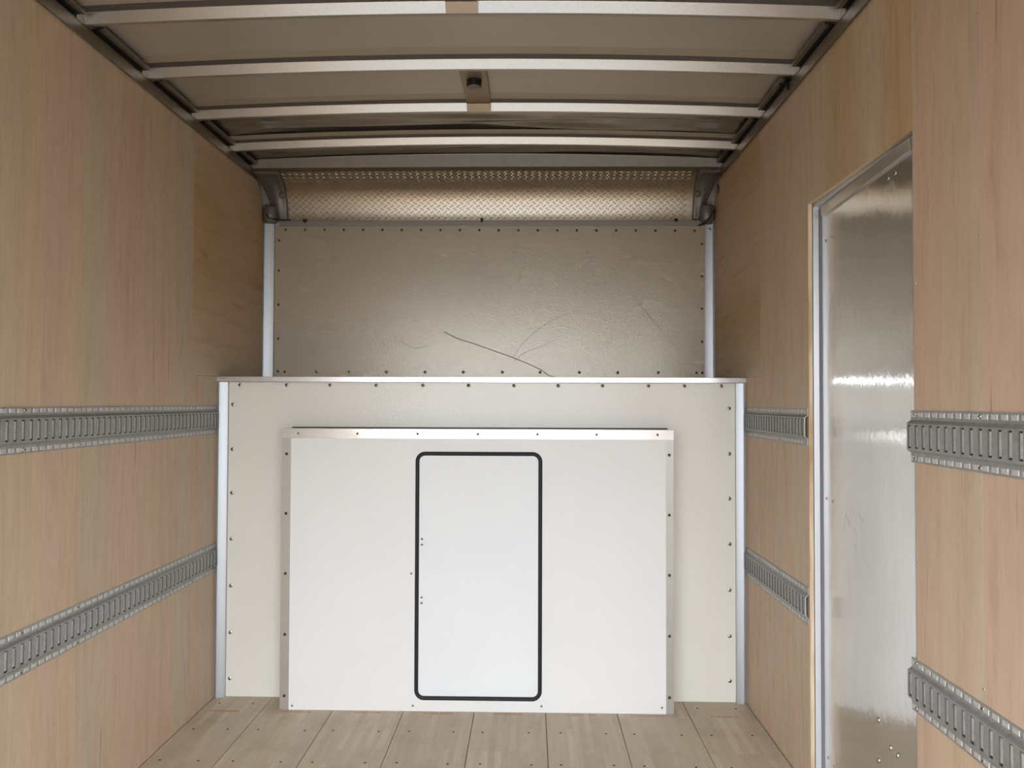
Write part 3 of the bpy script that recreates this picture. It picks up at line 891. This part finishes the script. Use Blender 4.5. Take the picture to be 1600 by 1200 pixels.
# ------------------------------------------------------------------ cargo tracks
def etrack(side, ya, yb, ztop, zbot, label, screws, y_slot0, ends=True):
    """side -1 on the left wall, +1 on the right"""
    sx = XL if side < 0 else XR; s = -side
    H = ztop - zbot; zc = 0.5 * (ztop + zbot)
    mb = MB()
    def Pt(y, z, d): return (sx + s * d, y, z)
    fl, ri = 0.0235, 0.0125        # flange height, rise of the channel
    zt, zb_ = ztop - fl, zbot + fl
    sh = 0.029                      # half slot height
    cut = 0.007
    # flanges
    for a, b in ((ztop, zt), (zbot, zb_)):
        mb.sweep([[Pt(y, a, 0.0), Pt(y, a, 0.002), Pt(y, b, 0.002)] for y in (ya, yb)], 'etrack', closed=False, caps=False, smooth=False)
        st = 0.5 * (a + b) + (0.001 if a > b else -0.001)
        k = 0
        y = y_slot0
        while y - 0.0348 > ya: y -= 0.0348
        while y < yb - 0.012:
            if y > ya + 0.012:
                h = 0.0062
                lo = [Pt(y - .012, st - h, .002), Pt(y + .012, st - h, .002), Pt(y + .012, st + h, .002), Pt(y - .012, st + h, .002)]
                hi = [Pt(y - .0105, st - h + .001, .0034), Pt(y + .0105, st - h + .001, .0034), Pt(y + .0105, st + h - .001, .0034), Pt(y - .0105, st + h - .001, .0034)]
                mb.sweep([lo, hi], 'lug', caps=False, smooth=False); mb.poly(hi, 'lug')
            y += 0.0348
    # raised web: slopes then flat face with slots
    zf1, zf0 = zt - 0.009, zb_ + 0.009
    mb.sweep([[Pt(y, zt, .002), Pt(y, zt - .002, .004), Pt(y, zf1 + .002, ri - .001), Pt(y, zf1, ri)] for y in (ya, yb)], 'etrack', closed=False, caps=False, smooth=False)
    mb.sweep([[Pt(y, zb_, .002), Pt(y, zb_ + .002, .004), Pt(y, zf0 - .002, ri - .001), Pt(y, zf0, ri)] for y in (ya, yb)], 'etrack', closed=False, caps=False, smooth=False)
    ys_ = []
    y = y_slot0
    while y - 0.0348 > ya + 0.012: y -= 0.0348
    while y < yb - 0.01:
        if y > ya + 0.01: ys_.append(y)
        y += 0.0348
    hi, lo = zc + sh, zc - sh
    mb.poly([Pt(ya, zf1, ri), Pt(yb, zf1, ri), Pt(yb, hi, ri), Pt(ya, hi, ri)], 'etrack')
    mb.poly([Pt(ya, lo, ri), Pt(yb, lo, ri), Pt(yb, zf0, ri), Pt(ya, zf0, ri)], 'etrack')
    prev = ya
    for y in ys_:
        a, b = y - cut, y + cut
        mb.poly([Pt(prev, lo, ri), Pt(a, lo, ri), Pt(a, hi, ri), Pt(prev, hi, ri)], 'etrack')
        ring0 = [Pt(a, lo, ri), Pt(b, lo, ri), Pt(b, hi, ri), Pt(a, hi, ri)]
        ring1 = [Pt(a, lo, ri - .0035), Pt(b, lo, ri - .0035), Pt(b, hi, ri - .0035), Pt(a, hi, ri - .0035)]
        mb.sweep([ring0, ring1], 'track_dark', caps=False, smooth=False)
        prev = b
    mb.poly([Pt(prev, lo, ri), Pt(yb, lo, ri), Pt(yb, hi, ri), Pt(prev, hi, ri)], 'etrack')
    mb.poly([Pt(ya + .001, lo - .001, .0088), Pt(yb - .001, lo - .001, .0088), Pt(yb - .001, hi + .001, .0088), Pt(ya + .001, hi + .001, .0088)], 'gap')
    # channel back seen through the slots
    mb.poly([Pt(ya + .001, zc - sh * .86, .0092), Pt(yb - .001, zc - sh * .86, .0092), Pt(yb - .001, zc + sh * .86, .0092), Pt(ya + .001, zc + sh * .86, .0092)], 'etrack_in')
    # plate ends
    for y in (ya, yb):
        prof_ = [(ztop, 0), (ztop, .002), (zt, .002), (zf1, ri), (zf0, ri), (zb_, .002), (zbot, .002), (zbot, 0), (zb_, 0), (zf0 + .001, ri - .003), (zf1 - .001, ri - .003), (zt, 0)]
        k_ = len(prof_)
        for i0, i1, i2, i3 in ((0, 1, 2, 11), (11, 2, 3, 10), (10, 3, 4, 9), (9, 4, 5, 8), (8, 5, 6, 7)):
            mb.poly([Pt(y, *prof_[i]) for i in (i0, i1, i2, i3)], 'lug')
    o = mb.build('cargo_track', recalc=False)
    tag(o, label, 'cargo track', 'slotted tie-down tracks along the walls')
    for y in screws:
        for z in (ztop - 0.010, zbot + 0.010):
            put('left' if side < 0 else 'right', 'screw', (sx + s * 0.0022, y, z), o)
    return o
ZU, ZUb, ZL, ZLb = 1.3043, 1.1746, 0.6894, 0.5600
sl = [y for y in (1.35, 1.63, 1.915, 2.196, 2.472, 2.753, 3.035, 3.325, 3.44)]
etrack(-1, 1.2, Y1 - 0.024, ZU, ZUb, 'upper galvanised slotted track along the left wall', sl, 2.106)
etrack(-1, 1.2, Y1 - 0.024, ZL, ZLb, 'lower galvanised slotted track along the left wall', sl, 2.118)
etrack(1, 2.779, Y1 - 0.024, ZU, ZUb, 'short upper slotted track on right wall between door and partition', [2.790, 3.077, 3.35, 3.44], 2.80)
etrack(1, 2.779, Y1 - 0.024, ZL, ZLb, 'short lower slotted track on right wall between door and partition', [2.790, 3.077, 3.35, 3.44], 2.80)
etrack(1, 0.9, 2.030, ZU, ZUb, 'upper slotted track on near right wall, cut by right photo edge', [1.15, 1.435, 1.721, 2.008], 1.599)
etrack(1, 0.9, 2.036, ZL, ZLb, 'lower slotted track on near right wall, cut by right photo edge', [1.15, 1.435, 1.721, 2.012], 1.606)

# small dark clip hooked on the right roof rail
mb = MB()
mb.box(XR - 0.018, XR - 0.0112, 2.925, 2.935, ZTOP + 0.012, ZTOP + 0.035, 'black')
mb.box(XR - 0.045, XR - 0.018, 2.925, 2.935, ZTOP + 0.029, ZTOP + 0.035, 'black')
tag(mb.build('hook_clip'), 'tiny dark clip hooked on the right roof rail', 'clip')
